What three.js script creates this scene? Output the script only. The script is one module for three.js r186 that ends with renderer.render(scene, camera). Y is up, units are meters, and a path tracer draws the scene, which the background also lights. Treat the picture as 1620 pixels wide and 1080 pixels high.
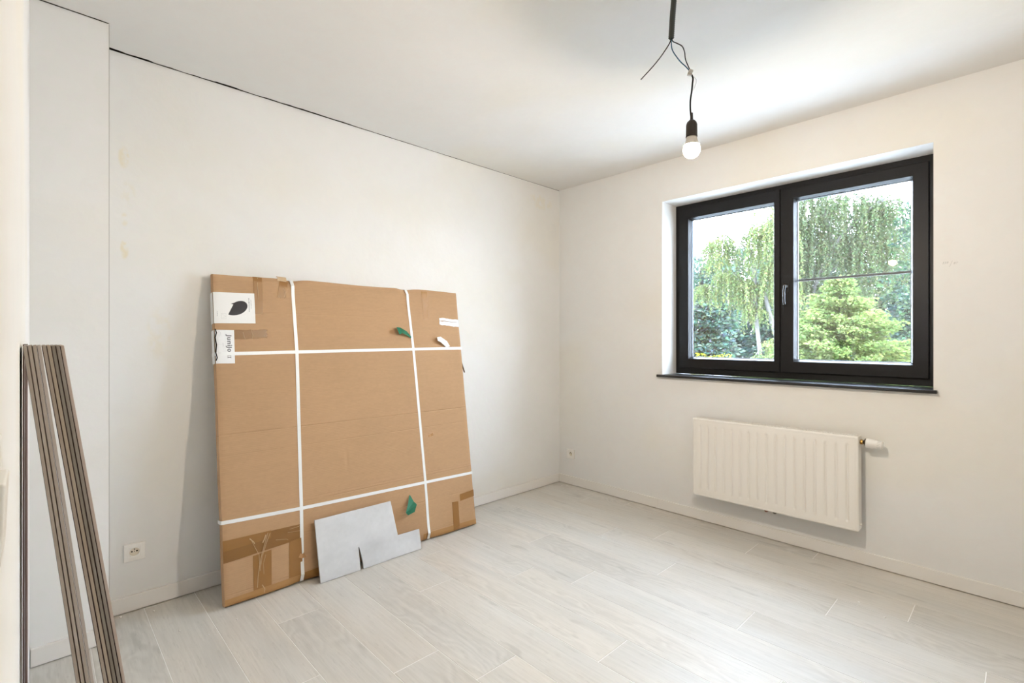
import * as THREE from 'three';
import { RoundedBoxGeometry } from 'three/addons/geometries/RoundedBoxGeometry.js';
import { mergeGeometries } from 'three/addons/utils/BufferGeometryUtils.js';

// ---------------------------------------------------------------- camera, sky, sun, exposure
const scene = new THREE.Scene();
const camera = new THREE.PerspectiveCamera(69.167, 1.5, 0.005, 300);
camera.position.set(2.913, 1.274, 3.374);
camera.lookAt(2.913 - 0.72228, 1.274, 3.374 - 0.6916);
camera.setViewOffset(1620, 1080, 0, 4, 1620, 1080);
camera.updateProjectionMatrix();

const renderer = new THREE.WebGLRenderer({ antialias: true });
renderer.toneMapping = THREE.LinearToneMapping;
renderer.toneMappingExposure = 1.08;
renderer.shadowMap.enabled = true;
renderer.shadowMap.type = THREE.PCFSoftShadowMap;

const SKY = 20;                       // bright hazy summer sky, the same all round
{
  const w = 16, h = 64, d = new Float32Array(w * h * 4);
  for (let j = 0; j < h; j++) {
    const e = Math.max(0, (j + 0.5) / h * 2 - 1);      // 0 at the horizon, 1 overhead
    for (let i = 0; i < w; i++) {
      const k = (j * w + i) * 4;
      d[k] = SKY * (0.86 - 0.20 * e); d[k + 1] = SKY * (1.0 - 0.09 * e); d[k + 2] = SKY * (1.17 + 0.10 * e); d[k + 3] = 1;
    }
  }
  const t = new THREE.DataTexture(d, w, h, THREE.RGBAFormat, THREE.FloatType);
  t.mapping = THREE.EquirectangularReflectionMapping; t.magFilter = t.minFilter = THREE.LinearFilter; t.needsUpdate = true;
  scene.background = t;
}
const sun = new THREE.DirectionalLight(new THREE.Color(1.0, 0.98, 0.95), 24);
sun.position.set(24, 30, 3.5); sun.target.position.set(0, 0, -8);
sun.position.add(sun.target.position);
sun.castShadow = true; sun.shadow.mapSize.set(4096, 4096); sun.shadow.radius = 2;
Object.assign(sun.shadow.camera, { left: -30, right: 30, top: 30, bottom: -30, near: 1, far: 120 });
scene.add(sun, sun.target);

// ---------------------------------------------------------------- helpers
let seed = 7;
const rnd = () => { seed = (seed * 1664525 + 1013904223) >>> 0; return seed / 4294967296; };
const rr = (a, b) => a + (b - a) * rnd();
const hash = (x, y) => { let h = Math.imul(x, 374761393) + Math.imul(y, 668265263) | 0; h = Math.imul(h ^ (h >>> 13), 1274126177); return ((h ^ (h >>> 16)) >>> 0) / 4294967296; };
const mod = (a, n) => ((a % n) + n) % n;
function vnoise(x, y, px = 1e6, py = 1e6) {
  const i = Math.floor(x), j = Math.floor(y), fx = x - i, fy = y - j, u = fx * fx * (3 - 2 * fx), v = fy * fy * (3 - 2 * fy);
  const a = hash(mod(i, px), mod(j, py)), b = hash(mod(i + 1, px), mod(j, py)), c = hash(mod(i, px), mod(j + 1, py)), d = hash(mod(i + 1, px), mod(j + 1, py));
  return a + (b - a) * u + (c - a) * v + (a - b - c + d) * u * v;
}
function fbm(x, y, px, py, o = 4) {
  let s = 0, a = 0.5, n = 0;
  for (let k = 0; k < o; k++) { s += a * vnoise(x, y, px, py); n += a; a *= 0.5; x *= 2; y *= 2; px *= 2; py *= 2; x += 17.3 * px; }
  return s / n;
}
const clamp = (v, a = 0, b = 1) => Math.min(b, Math.max(a, v));
const smooth = (a, b, v) => { const t = clamp((v - a) / (b - a)); return t * t * (3 - 2 * t); };
function texture(w, h, fn, srgb = true) {
  const d = new Uint8Array(w * h * 4);
  for (let j = 0; j < h; j++) for (let i = 0; i < w; i++) {
    const c = fn((i + 0.5) / w, (j + 0.5) / h), k = (j * w + i) * 4;
    d[k] = clamp(c[0]) * 255; d[k + 1] = clamp(c[1]) * 255; d[k + 2] = clamp(c[2]) * 255; d[k + 3] = 255;
  }
  const t = new THREE.DataTexture(d, w, h); t.wrapS = t.wrapT = THREE.RepeatWrapping;
  t.magFilter = THREE.LinearFilter; t.minFilter = THREE.LinearMipmapLinearFilter; t.generateMipmaps = true;
  if (srgb) t.colorSpace = THREE.SRGBColorSpace; t.needsUpdate = true; return t;
}
const std = (o) => new THREE.MeshStandardMaterial(o);
const phys = (o) => new THREE.MeshPhysicalMaterial(o);
const used = {};
function numbered(n) { const k = used[n] = (used[n] ?? -1) + 1; return k ? n + '_' + String(k).padStart(3, '0') : n; }
function shade(o) { o.traverse((m) => { if (m.isMesh) { m.castShadow = m.receiveShadow = true; } }); return o; }
function metric(g) {                                   // uv in metres, taken from the face each triangle points along
  g = g.index ? g.toNonIndexed() : g;
  const p = g.attributes.position, n = g.attributes.normal, uv = new Float32Array(p.count * 2);
  for (let i = 0; i < p.count; i += 3) {
    const ax = Math.abs(n.getX(i)) + Math.abs(n.getX(i + 1)), ay = Math.abs(n.getY(i)) + Math.abs(n.getY(i + 1)), az = Math.abs(n.getZ(i)) + Math.abs(n.getZ(i + 1));
    for (let k = i; k < i + 3; k++) {
      const x = p.getX(k), y = p.getY(k), z = p.getZ(k);
      if (ax >= ay && ax >= az) { uv[k * 2] = z; uv[k * 2 + 1] = y; } else if (ay >= az) { uv[k * 2] = x; uv[k * 2 + 1] = z; } else { uv[k * 2] = x; uv[k * 2 + 1] = y; }
    }
  }
  g.setAttribute('uv', new THREE.BufferAttribute(uv, 2)); return g;
}
const merge = (list) => { const l = list.map((g) => { g = g.index ? g.toNonIndexed() : g; for (const k of Object.keys(g.attributes)) if (!['position', 'normal', 'uv'].includes(k)) g.deleteAttribute(k); return g; }); return mergeGeometries(l); };
const box = (x0, x1, y0, y1, z0, z1) => new THREE.BoxGeometry(x1 - x0, y1 - y0, z1 - z0).translate((x0 + x1) / 2, (y0 + y1) / 2, (z0 + z1) / 2);
const rbox = (x0, x1, y0, y1, z0, z1, r = 0.002, s = 2) => new RoundedBoxGeometry(x1 - x0, y1 - y0, z1 - z0, s, r).translate((x0 + x1) / 2, (y0 + y1) / 2, (z0 + z1) / 2);
const cyl = (r0, r1, h, n = 24) => new THREE.CylinderGeometry(r1, r0, h, n).translate(0, h / 2, 0);   // r0 below, r1 above
function part(name, g, m, parent) { const o = new THREE.Mesh(g, m); o.name = name; parent.add(o); return o; }
function tag(o, label, category, group) { Object.assign(o.userData, { label, category }); if (group) o.userData.group = group; return o; }
function thing(name, label, category, [x, y, z] = [0, 0, 0], group) { const o = new THREE.Group(); o.name = numbered(name); o.position.set(x, y, z); scene.add(o); return tag(o, label, category, group); }
function struct(name, g, m, label) { const o = g ? new THREE.Mesh(g, m) : new THREE.Group(); o.name = name; o.userData.kind = 'structure'; if (label) { o.userData.label = label; } scene.add(o); return o; }
// a flat band with a real thickness that follows points; side = the direction across it, each point carries its own outward normal
function ribbon(pts, normals, w, t) {
  const n = pts.length, pos = [], idx = [];
  for (let i = 0; i < n; i++) {
    const d = new THREE.Vector3().subVectors(pts[Math.min(i + 1, n - 1)], pts[Math.max(i - 1, 0)]).normalize();
    const s = new THREE.Vector3().crossVectors(d, normals[i]).normalize();
    for (const [a, b] of [[-1, 0], [1, 0], [1, 1], [-1, 1]]) { const p = pts[i].clone().addScaledVector(s, a * w / 2).addScaledVector(normals[i], b * t); pos.push(p.x, p.y, p.z); }
    if (i) for (let k = 0; k < 4; k++) { const a = (i - 1) * 4 + k, b = (i - 1) * 4 + (k + 1) % 4, c = i * 4 + (k + 1) % 4, e = i * 4 + k; idx.push(a, b, c, a, c, e); }
  }
  const L = (n - 1) * 4; idx.push(0, 2, 1, 0, 3, 2, L, L + 1, L + 2, L, L + 2, L + 3);
  let g = new THREE.BufferGeometry(); g.setAttribute('position', new THREE.Float32BufferAttribute(pos, 3)); g.setIndex(idx);
  g = g.toNonIndexed(); g.computeVertexNormals(); return metric(g);
}
function tube(pts, r, n = 40, m = 10, ripple = 0) {
  const c = new THREE.CatmullRomCurve3(pts.map((p) => new THREE.Vector3(...p))), g = new THREE.TubeGeometry(c, n, r, m, false);
  if (ripple) {
    const p = g.attributes.position, q = new THREE.Vector3(), o = new THREE.Vector3();
    for (let i = 0; i <= n; i++) { c.getPointAt(i / n, o); for (let j = 0; j <= m; j++) { const k = i * (m + 1) + j; q.fromBufferAttribute(p, k).sub(o).multiplyScalar(i % 2 ? 1 : 1 - ripple).add(o); p.setXYZ(k, q.x, q.y, q.z); } }
    g.computeVertexNormals();
  }
  return g;
}
const poly = (pts, depth, bevel = 0) => new THREE.ExtrudeGeometry(new THREE.Shape(pts.map(([x, y]) => new THREE.Vector2(x, y))), bevel ? { depth: depth - 2 * bevel, bevelEnabled: true, bevelSize: bevel, bevelOffset: -bevel, bevelThickness: bevel, bevelSegments: 2 } : { depth, bevelEnabled: false });
function rectHole(x0, x1, y0, y1, hx0, hx1, hy0, hy1) {
  const s = new THREE.Shape([[x0, y0], [x1, y0], [x1, y1], [x0, y1]].map((p) => new THREE.Vector2(...p)));
  s.holes.push(new THREE.Path([[hx0, hy0], [hx0, hy1], [hx1, hy1], [hx1, hy0]].map((p) => new THREE.Vector2(...p)))); return s;
}

// ---------------------------------------------------------------- the room: materials
const H = 2.6, RX = 4.17, BZ = 3.398;                  // ceiling, right wall, back wall
const plaster = texture(1024, 1024, (u, v) => {
  const a = fbm(u * 5, v * 5, 5, 5, 5), b = fbm(u * 60, v * 60, 60, 60, 3), s = 0.915 + 0.035 * (a - 0.5) + 0.008 * (b - 0.5), y = 0.02 * smooth(0.5, 0.75, fbm(u * 3 + 9, v * 4, 3, 4, 4));
  return [s, s - 0.002 - 0.4 * y, s - 0.010 - 1.4 * y];
});
plaster.repeat.set(1 / 3, 1 / 3);
const plasterBump = texture(512, 512, (u, v) => { const s = 0.5 + 0.5 * (fbm(u * 40, v * 40, 40, 40, 4) - 0.5); return [s, s, s]; }, false);
plasterBump.repeat.set(1, 1);
const M = {};
M.plaster = std({ map: plaster, bumpMap: plasterBump, bumpScale: 0.0012, roughness: 0.92 });
M.ceiling = std({ map: plaster, bumpMap: plasterBump, bumpScale: 0.0008, roughness: 0.95 });
// left wall: its own sheet, with the yellow filler smears near the pillar where the photograph shows them
const stains = [[3.086, 2.12, 0.02, 0.05, 1], [3.083, 1.83, 0.014, 0.03, 0.8], [3.083, 1.69, 0.016, 0.045, 1.3], [3.07, 1.95, 0.03, 0.06, 0.4], [2.95, 1.3, 0.05, 0.12, 0.4], [0.25, 2.45, 0.15, 0.06, 0.5]];
const leftSheet = texture(1400, 1040, (u, v) => {
  const z = u * 3.5, y = v * 2.6, a = fbm(z * 1.6, y * 1.6, 99, 99, 5), b = fbm(z * 20, y * 20, 999, 999, 3), s = 0.915 + 0.035 * (a - 0.5) + 0.008 * (b - 0.5);
  let st = 0.015 * smooth(0.5, 0.72, fbm(z * 1.1 + 5, y * 1.4, 99, 99, 4));
  for (const [sz, sy, rz, ry, k] of stains) { const d = Math.hypot((z - sz) / rz, (y - sy) / ry); if (d < 1.3) st += 0.05 * k * smooth(1.2, 0.7, d) * smooth(0.35, 0.65, fbm(z * 40, y * 30, 999, 999, 3)); }
  return [s - 0.1 * st, s - 0.002 - 0.5 * st, s - 0.012 - 1.5 * st];
});
leftSheet.repeat.set(1 / 3.5, 1 / 2.6);
M.leftWall = std({ map: leftSheet, bumpMap: plasterBump, bumpScale: 0.0012, roughness: 0.92 });
M.skirting = std({ color: 0xe9e6e1, roughness: 0.45 });
M.cavity = std({ color: 0x3a332c, roughness: 1 });

// wood-look floor tiles
const woodTex = texture(2048, 1024, (u, v) => {
  const warp = fbm(u * 6, v * 8, 6, 8, 4), g1 = fbm(u * 10, v * 160, 10, 160, 3), g2 = fbm(u * 40, v * 420, 40, 420, 2), pore = smooth(0.66, 0.86, fbm(u * 70, v * 330, 70, 330, 2));
  const ring = 0.5 + 0.5 * Math.sin((v * 26 + warp * 9 + 0.8 * Math.sin(u * 6.283 * 2)) * 6.283), cath = smooth(0.46, 0.62, fbm(u * 4 + 3, v * 5, 4, 5, 3));
  const knot = smooth(0.74, 0.86, fbm(u * 14 + 40, v * 26, 14, 26, 3));
  let s = 0.815 + 0.06 * (warp - 0.5) + 0.05 * (g1 - 0.5) + 0.03 * (g2 - 0.5) - 0.03 * pore - 0.03 * ring * cath - 0.05 * knot;
  const warm = 0.02 * (fbm(u * 5 + 7, v * 9, 5, 9, 3) - 0.5);
  return [s + 0.010 + warm, s - 0.009, s - 0.044 - warm];
});
M.tile = [0.97, 1.0, 0.985, 0.955].map((k) => std({ map: woodTex, color: new THREE.Color(k, k, k), roughness: 0.42 }));
M.grout = std({ color: 0xf4f2ee, roughness: 0.8 });

// ---------------------------------------------------------------- the room: shell
const HX = { x0: 2.62, x1: 3.44, h: 2.1, z: 5.0 };     // doorway in the back wall where the camera stands, and the hall behind
const openX = [1.015, 2.568], openY = [0.988, 2.3];
// floor: grout bed with every tile plank laid on it
const floor = struct('floor', null, null, 'pale wood-look tile floor laid in planks');
part('grout_bed', metric(box(-0.25, RX + 0.2, -0.2, -0.0012, -0.3, HX.z)), M.grout, floor);
{
  const L = 1.278, W = 0.2058, first = 0.130 - W;
  const joints = { 0: 2.044, 1: 1.746, 2: 1.257, 3: 0.985, 4: 1.522, 5: 0.748, 6: 1.262, 7: 0.998, 8: 0.458, 9: 0.787, 10: 1.483, 11: 1.238, 12: 0.590, 13: 1.05, 14: 1.30, 15: 1.21, 16: 1.25 };
  for (let r = 0; r <= 16; r++) {
    const z0 = Math.max(first + r * W, 0.0), z1 = Math.min(first + (r + 1) * W, BZ);
    for (let k = -2; k < 5; k++) {
      const x0 = Math.max(joints[r] + k * L, 0), x1 = Math.min(joints[r] + (k + 1) * L, RX);
      if (x1 - x0 < 0.02) continue;
      const g = metric(new RoundedBoxGeometry(x1 - x0 - 0.0034, 0.009, z1 - z0 - 0.0024, 1, 0.0009));
      const uv = g.attributes.uv, ou = rnd() * 9, ov = rnd() * 9, f = rnd() < 0.5 ? -1 : 1;
      for (let i = 0; i < uv.count; i++) uv.setXY(i, (uv.getX(i) * f) / 2.6 + ou, uv.getY(i) / 1.3 + ov);
      const o = part('plank', g, M.tile[Math.floor(rnd() * 4)], floor);
      o.position.set((x0 + x1) / 2, -0.0045 + rr(-0.0003, 0), (z0 + z1) / 2);
    }
  }
}
struct('floor_hall', metric(box(HX.x0 - 0.3, HX.x1 + 0.3, -0.002, 0, BZ, HX.z)), M.tile[1], 'pale tile floor of the hall beyond the doorway');
// ceiling: a plasterboard sheet whose edge leaves a ragged gap along the left wall and the pillar
const PX = 0.234, PZ = 3.157;
{
  const pts = [[RX, BZ], [PX + 0.006, BZ]];
  for (let z = BZ - 0.01; z > PZ; z -= 0.02) pts.push([PX + 0.004 + 0.003 * vnoise(z * 40, 3) + 0.002 * vnoise(z * 120, 3), z]);
  pts.push([PX + 0.005, PZ], [0.016, PZ]);
  for (let z = PZ - 0.004; z > 0.01; z -= 0.012) {
    const g = 0.003 + 0.010 * smooth(0.9, 2.9, z) + (z > 2.98 ? 0.004 : 0);
    pts.push([g * (0.55 + 0.55 * vnoise(z * 26, 9) + 0.45 * smooth(0.45, 0.6, vnoise(z * 7, 2))) * (z > 2.72 && z < 2.9 ? 0.55 : 1), z]);
  }
  pts.push([0.002, 0.001], [RX, 0.001]);
  const g = poly(pts.map(([x, z]) => [x, -z]), 0.0125).rotateX(-Math.PI / 2).translate(0, H, 0);
  const c = struct('ceiling', null, null, 'plain white plastered ceiling');
  part('board', metric(g), M.ceiling, c);
  part('deck', metric(merge([box(-0.25, RX + 0.2, H + 0.05, H + 0.3, -0.35, BZ + 0.15), box(-0.25, -0.06, H - 0.001, H + 0.05, -0.35, BZ + 0.15), box(-0.06, 0, H - 0.001, H + 0.05, -0.35, -0.002), box(-0.06, 0, H - 0.001, H + 0.05, BZ, BZ + 0.15), box(0, PX - 0.05, H - 0.001, H + 0.05, PZ + 0.04, BZ)])), M.cavity, c);
}
struct('wall_left', metric(box(-0.25, 0, -0.2, H - 0.001, -0.35, BZ + 0.15)), M.leftWall, 'long unpainted plaster wall');
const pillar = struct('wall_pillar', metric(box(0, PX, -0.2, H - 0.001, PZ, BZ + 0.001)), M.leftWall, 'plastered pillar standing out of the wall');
part('edge_line_strip', box(PX - 0.002, PX + 0.0006, 0.08, H - 0.004, PZ - 0.0004, PZ + 0.0012), std({ color: 0xa8a49d, roughness: 0.6 }), pillar);  // grey strip added to draw the thin shadow line down the pillar edge
{
  const s = rectHole(0.0, RX + 0.2, -0.2, H + 0.05, ...openX, ...openY);
  struct('wall_window', metric(new THREE.ExtrudeGeometry(s, { depth: 0.35, bevelEnabled: false }).translate(0, 0, -0.35)), M.plaster, 'plaster wall around the window');
}
struct('wall_right', metric(box(RX, RX + 0.2, -0.2, H + 0.05, 0, BZ + 0.15)), M.plaster, 'plaster wall opposite the pillar');
{
  const s = new THREE.Shape([[0.0, 0], [HX.x0, 0], [HX.x0, HX.h], [HX.x1, HX.h], [HX.x1, 0], [RX, 0], [RX, H + 0.05], [0, H + 0.05]].map((p) => new THREE.Vector2(...p)));
  struct('wall_back', metric(new THREE.ExtrudeGeometry(s, { depth: 0.15, bevelEnabled: false }).translate(0, 0, BZ)), M.plaster, 'plaster wall with the doorway');
  const x0 = HX.x0 - 0.3, x1 = HX.x1 + 0.3, z0 = BZ + 0.15;
  struct('wall_hall', metric(merge([box(x0 - 0.1, x0, 0, 2.6, z0, HX.z), box(x1, x1 + 0.1, 0, 2.6, z0, HX.z), box(x0, x1, 0, 2.6, HX.z - 0.1, HX.z)])), M.plaster, 'white walls of the hall');
  struct('ceiling_hall', metric(box(x0, x1, 2.5, 2.6, z0, HX.z - 0.1)), M.ceiling, 'white hall ceiling');
}
// skirting boards
const skirt = (name, g, label) => struct(name, g, M.skirting, label);
skirt('baseboard_left', rbox(0, 0.014, 0.0035, 0.075, 0.013, PZ, 0.002), 'low white skirting board on the long wall');
skirt('baseboard_pillar', merge([rbox(PX, PX + 0.013, 0.0035, 0.074, PZ - 0.013, BZ - 0.003, 0.002), rbox(0.014, PX, 0.0035, 0.074, PZ - 0.013, PZ, 0.002)]), 'low white skirting board round the pillar');
const bw = struct('baseboard_window', null, null, 'low white skirting board under the window, in two lengths');
part('board', rbox(0.0, 0.9855, 0.0035, 0.075, 0, 0.013, 0.002), M.skirting, bw);
part('board', rbox(0.9865, RX, 0.0035, 0.0735, 0, 0.013, 0.002), M.skirting, bw);

// ---------------------------------------------------------------- window
M.frame = phys({ color: 0x121315, roughness: 0.45, specularIntensity: 0.6 });
M.bead = phys({ color: 0x1b1c1f, roughness: 0.4 });
M.gasket = std({ color: 0x08090a, roughness: 0.7 });
M.spacer = std({ color: 0x5d646c, metalness: 0.6, roughness: 0.5 });
M.glass = phys({ color: 0xffffff, roughness: 0, transmission: 1, thickness: 0, ior: 1.5, metalness: 0 });
M.silver = std({ color: 0xc9cacc, metalness: 1, roughness: 0.28 });
M.stone = std({ color: 0x1d1e20, roughness: 0.33 });
{
  const w = struct('window_1', null, null, 'black framed two-sash window');
  const [wx0, wx1] = openX, wy0 = 1.008, wy1 = openY[1];
  part('window_sill', rbox(0.981, 2.584, 0.990, 1.008, -0.20, 0.028, 0.0025), M.stone, w);
  part('frame', metric(new THREE.ExtrudeGeometry(rectHole(wx0, wx1, wy0, wy1, wx0 + 0.06, wx1 - 0.06, wy0 + 0.07, wy1 - 0.06), { depth: 0.07, bevelEnabled: false }).translate(0, 0, -0.28)), M.frame, w);
  const sash = (x0, x1, y0, y1, ox0, ox1, oy0, oy1) => {
    const b = 0.003, shape = rectHole(x0 + b, x1 - b, y0 + b, y1 - b, ox0 - b, ox1 + b, oy0 - b, oy1 + b);
    const s = part('sash', metric(new THREE.ExtrudeGeometry(shape, { depth: 0.06, bevelEnabled: true, bevelSize: b, bevelThickness: b, bevelSegments: 2 }).translate(0, 0, -0.19 - b - 0.06)), M.frame, w);
    // sloping glazing bead between the sash face and the glass
    const d = 0.011, zf = -0.1915, zg = -0.222, c = [[ox0, oy0], [ox1, oy0], [ox1, oy1], [ox0, oy1]], e = [[ox0 + d, oy0 + d], [ox1 - d, oy0 + d], [ox1 - d, oy1 - d], [ox0 + d, oy1 - d]];
    const pos = [];
    for (let k = 0; k < 4; k++) { const a = c[k], b2 = c[(k + 1) % 4], f = e[(k + 1) % 4], g = e[k]; pos.push(...a, zf, ...b2, zf, ...f, zg, ...a, zf, ...f, zg, ...g, zg); pos.push(...g, zg, ...f, zg, ...f, zg - 0.004, ...g, zg, ...f, zg - 0.004, ...g, zg - 0.004); }
    const bg = new THREE.BufferGeometry(); bg.setAttribute('position', new THREE.Float32BufferAttribute(pos, 3)); bg.computeVertexNormals(); bg.setAttribute('uv', new THREE.Float32BufferAttribute(new Float32Array(pos.length / 3 * 2), 2));
    part('glazing_bead', bg, M.bead, s);
    part('spacer_bar', metric(new THREE.ExtrudeGeometry(rectHole(ox0 + 0.004, ox1 - 0.004, oy0 + 0.004, oy1 - 0.004, ox0 + d + 0.004, ox1 - d - 0.004, oy0 + d + 0.004, oy1 - d - 0.004), { depth: 0.013, bevelEnabled: false }).translate(0, 0, -0.245)), M.spacer, s);
    part('pane', box(ox0 + 0.003, ox1 - 0.003, oy0 + 0.003, oy1 - 0.003, -0.2305, -0.2265), M.glass, s);
    part('pane', box(ox0 + 0.003, ox1 - 0.003, oy0 + 0.003, oy1 - 0.003, -0.250, -0.246), M.glass, s);
    // mitre joints: fine lines from the corners of the opening to the corners of the sash
    for (const [a, q] of [[[ox0, oy0], [x0, y0]], [[ox1, oy0], [x1, y0]], [[ox0, oy1], [x0, y1]], [[ox1, oy1], [x1, y1]]]) {
      const l = Math.hypot(q[0] - a[0], q[1] - a[1]) - 0.006, g = box(0.003, l, -0.0005, 0.0005, -0.0001, 0.0002).rotateZ(Math.atan2(q[1] - a[1], q[0] - a[0])).translate(a[0], a[1], -0.19);
      part('mitre_joint', g, M.gasket, s);
    }
    return s;
  };
  sash(1.047, 1.766, 1.053, 2.270, 1.123, 1.730, 1.125, 2.190);
  const s2 = sash(1.774, 2.529, 1.053, 2.262, 1.848, 2.459, 1.126, 2.194);
  part('glazing_bar', rbox(1.838, 2.47, 1.654, 1.668, -0.275, -0.255, 0.002), M.frame, s2);
  part('sash_seal', box(1.7655, 1.7745, 1.056, 2.262, -0.25, -0.205), M.gasket, w);
  // handle: plate, neck and a curved lever that hangs down
  part('handle_plate', rbox(1.791, 1.826, 1.571, 1.645, -0.189, -0.180, 0.004), M.frame, s2);
  part('handle_neck', cyl(0.010, 0.009, 0.035, 20).rotateX(Math.PI / 2).translate(1.8085, 1.618, -0.182), M.silver, s2);
  part('handle_lever', tube([[1.8085, 1.622, -0.150], [1.8085, 1.610, -0.146], [1.8075, 1.575, -0.140], [1.8075, 1.53, -0.141], [1.808, 1.500, -0.146]], 0.0075, 30, 10), phys({ color: 0x2a2b2d, metalness: 0.6, roughness: 0.25, clearcoat: 0.5 }), s2);
}

// ---------------------------------------------------------------- radiator
M.enamel = phys({ color: 0xf0ede6, roughness: 0.33, clearcoat: 0.3, clearcoatRoughness: 0.2 });
{
  const W = 0.956, Ht = 0.525, D = 0.08;
  const r = thing('panel_radiator', 'white ribbed panel radiator hung on the wall under the window', 'radiator', [1.308, 0.205, 0.03]);
  r.rotation.z = 0.004;
  // front sheet: pressed vertical channels and a lip round the edge
  const xs = new Set([0, 0.004, 0.012, 0.0145, 0.017, W - 0.017, W - 0.0145, W - 0.012, W - 0.004, W]), ys = new Set([0, 0.004, 0.012, 0.0145, 0.017, 0.040, 0.050, 0.058, Ht - 0.058, Ht - 0.050, Ht - 0.040, Ht - 0.017, Ht - 0.0145, Ht - 0.012, Ht - 0.004, Ht]);
  const grooves = []; for (let k = 0; k < 17; k++) grooves.push(0.053 + k * (W - 0.106) / 16);
  for (const c of grooves) for (const d of [-0.0105, -0.006, -0.002, 0.002, 0.006, 0.0105]) xs.add(c + d);
  const X = [...xs].sort((a, b) => a - b), Y = [...ys].sort((a, b) => a - b), pos = [], idx = [];
  for (const y of Y) for (const x of X) {
    let z = D, gx = 0;
    for (const c of grooves) gx = Math.max(gx, 1 - smooth(0.002, 0.0105, Math.abs(x - c)));
    z -= 0.009 * gx * smooth(0.039, 0.058, y) * smooth(0.039, 0.058, Ht - y);
    const e = Math.min(x, W - x, y, Ht - y);
    if (e < 0.003) z -= 0.005; if (Math.abs(e - 0.0145) < 0.001) z -= 0.0022;
    pos.push(x, y, z);
  }
  for (let j = 0; j + 1 < Y.length; j++) for (let i = 0; i + 1 < X.length; i++) { const a = j * X.length + i; idx.push(a, a + 1, a + X.length + 1, a, a + X.length + 1, a + X.length); }
  const g = new THREE.BufferGeometry(); g.setAttribute('position', new THREE.Float32BufferAttribute(pos, 3)); g.setIndex(idx); g.computeVertexNormals();
  g.setAttribute('uv', new THREE.Float32BufferAttribute(new Float32Array(pos.length / 3 * 2), 2));
  part('front_panel', g, M.enamel, r);
  part('side_panel', rbox(0.0, 0.003, 0.006, Ht - 0.001, 0.004, D - 0.004, 0.001), M.enamel, r);
  part('side_panel', rbox(W - 0.003, W, 0.006, Ht - 0.001, 0.004, D - 0.004, 0.001), M.enamel, r);
  part('back_panel', box(0.01, W - 0.01, 0.01, Ht - 0.02, 0.008, 0.014), M.enamel, r);
  part('convector_fins', merge(Array.from({ length: 46 }, (_, k) => box(0.02 + k * (W - 0.04) / 45 - 0.0008, 0.02 + k * (W - 0.04) / 45 + 0.0008, 0.03, Ht - 0.03, 0.016, D - 0.014))), M.enamel, r);
  const bars = [box(0.003, W - 0.003, Ht - 0.006, Ht, 0.004, 0.010), box(0.003, W - 0.003, Ht - 0.006, Ht, D - 0.014, D - 0.005), box(0.003, W - 0.003, Ht - 0.006, Ht, 0.038, 0.042)];
  for (let x = 0.01; x < W - 0.01; x += 0.0125) bars.push(box(x, x + 0.006, Ht - 0.006, Ht - 0.001, 0.008, D - 0.010));
  part('top_grille', merge(bars), M.enamel, r);
  // thermostatic valve on the side
  const v = new THREE.Group(); v.name = 'thermostatic_valve'; v.position.set(W, 0.492, 0.03); r.add(v);
  const along = (g) => g.rotateZ(-Math.PI / 2);
  part('brass_nut', along(cyl(0.014, 0.014, 0.012, 6)).translate(0, 0, 0), std({ color: 0xb08a4c, metalness: 1, roughness: 0.3 }), v);
  part('valve_body', along(new THREE.LatheGeometry([[0, 0.010], [0.009, 0.010], [0.009, 0.017], [0.013, 0.017], [0.013, 0.022], [0.021, 0.022], [0.021, 0.028], [0, 0.028]].map((p) => new THREE.Vector2(...p)), 24)), std({ color: 0x6f6a62, metalness: 1, roughness: 0.4 }), v);
  part('valve_head', along(new THREE.LatheGeometry([[0, 0.026], [0.024, 0.026], [0.026, 0.029], [0.026, 0.045], [0.0255, 0.06], [0.023, 0.064], [0.0225, 0.095], [0.021, 0.102], [0.012, 0.104], [0, 0.104]].map((p) => new THREE.Vector2(...p)), 32)).rotateZ(-0.07), phys({ color: 0xeceae5, roughness: 0.4 }), v);
  part('dial_ring', along(merge(Array.from({ length: 16 }, (_, k) => box(0.0215, 0.0236, 0.078, 0.095, -0.0016, 0.0016).rotateY(k * Math.PI / 8)))).rotateZ(-0.07), std({ color: 0xd6d4cf, roughness: 0.5 }), v);
  part('bleed_plug', along(cyl(0.007, 0.007, 0.008, 16)).translate(W, 0.035, 0.045), M.enamel, r);
  const pipe = std({ color: 0x8a5a42, metalness: 0.8, roughness: 0.45 }), steel = std({ color: 0x77746e, metalness: 1, roughness: 0.35 });
  const c = new THREE.Group(); c.name = 'pipe_connection'; c.position.set(W * 0.5, 0, 0.03); r.add(c);
  part('pipe', tube([[-0.025, 0.01, 0], [-0.025, -0.012, -0.004], [-0.025, -0.022, -0.02], [-0.025, -0.023, -0.0595]], 0.0075, 24, 10), pipe, c);
  part('pipe', tube([[0.025, 0.01, 0], [0.025, -0.012, -0.004], [0.025, -0.022, -0.02], [0.025, -0.023, -0.0595]], 0.0075, 24, 10), steel, c);
  for (const k of [-1, 1]) part('coupling', cyl(0.012, 0.012, 0.012, 6).translate(k * 0.025, -0.011, 0), steel, c);
}

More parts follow.
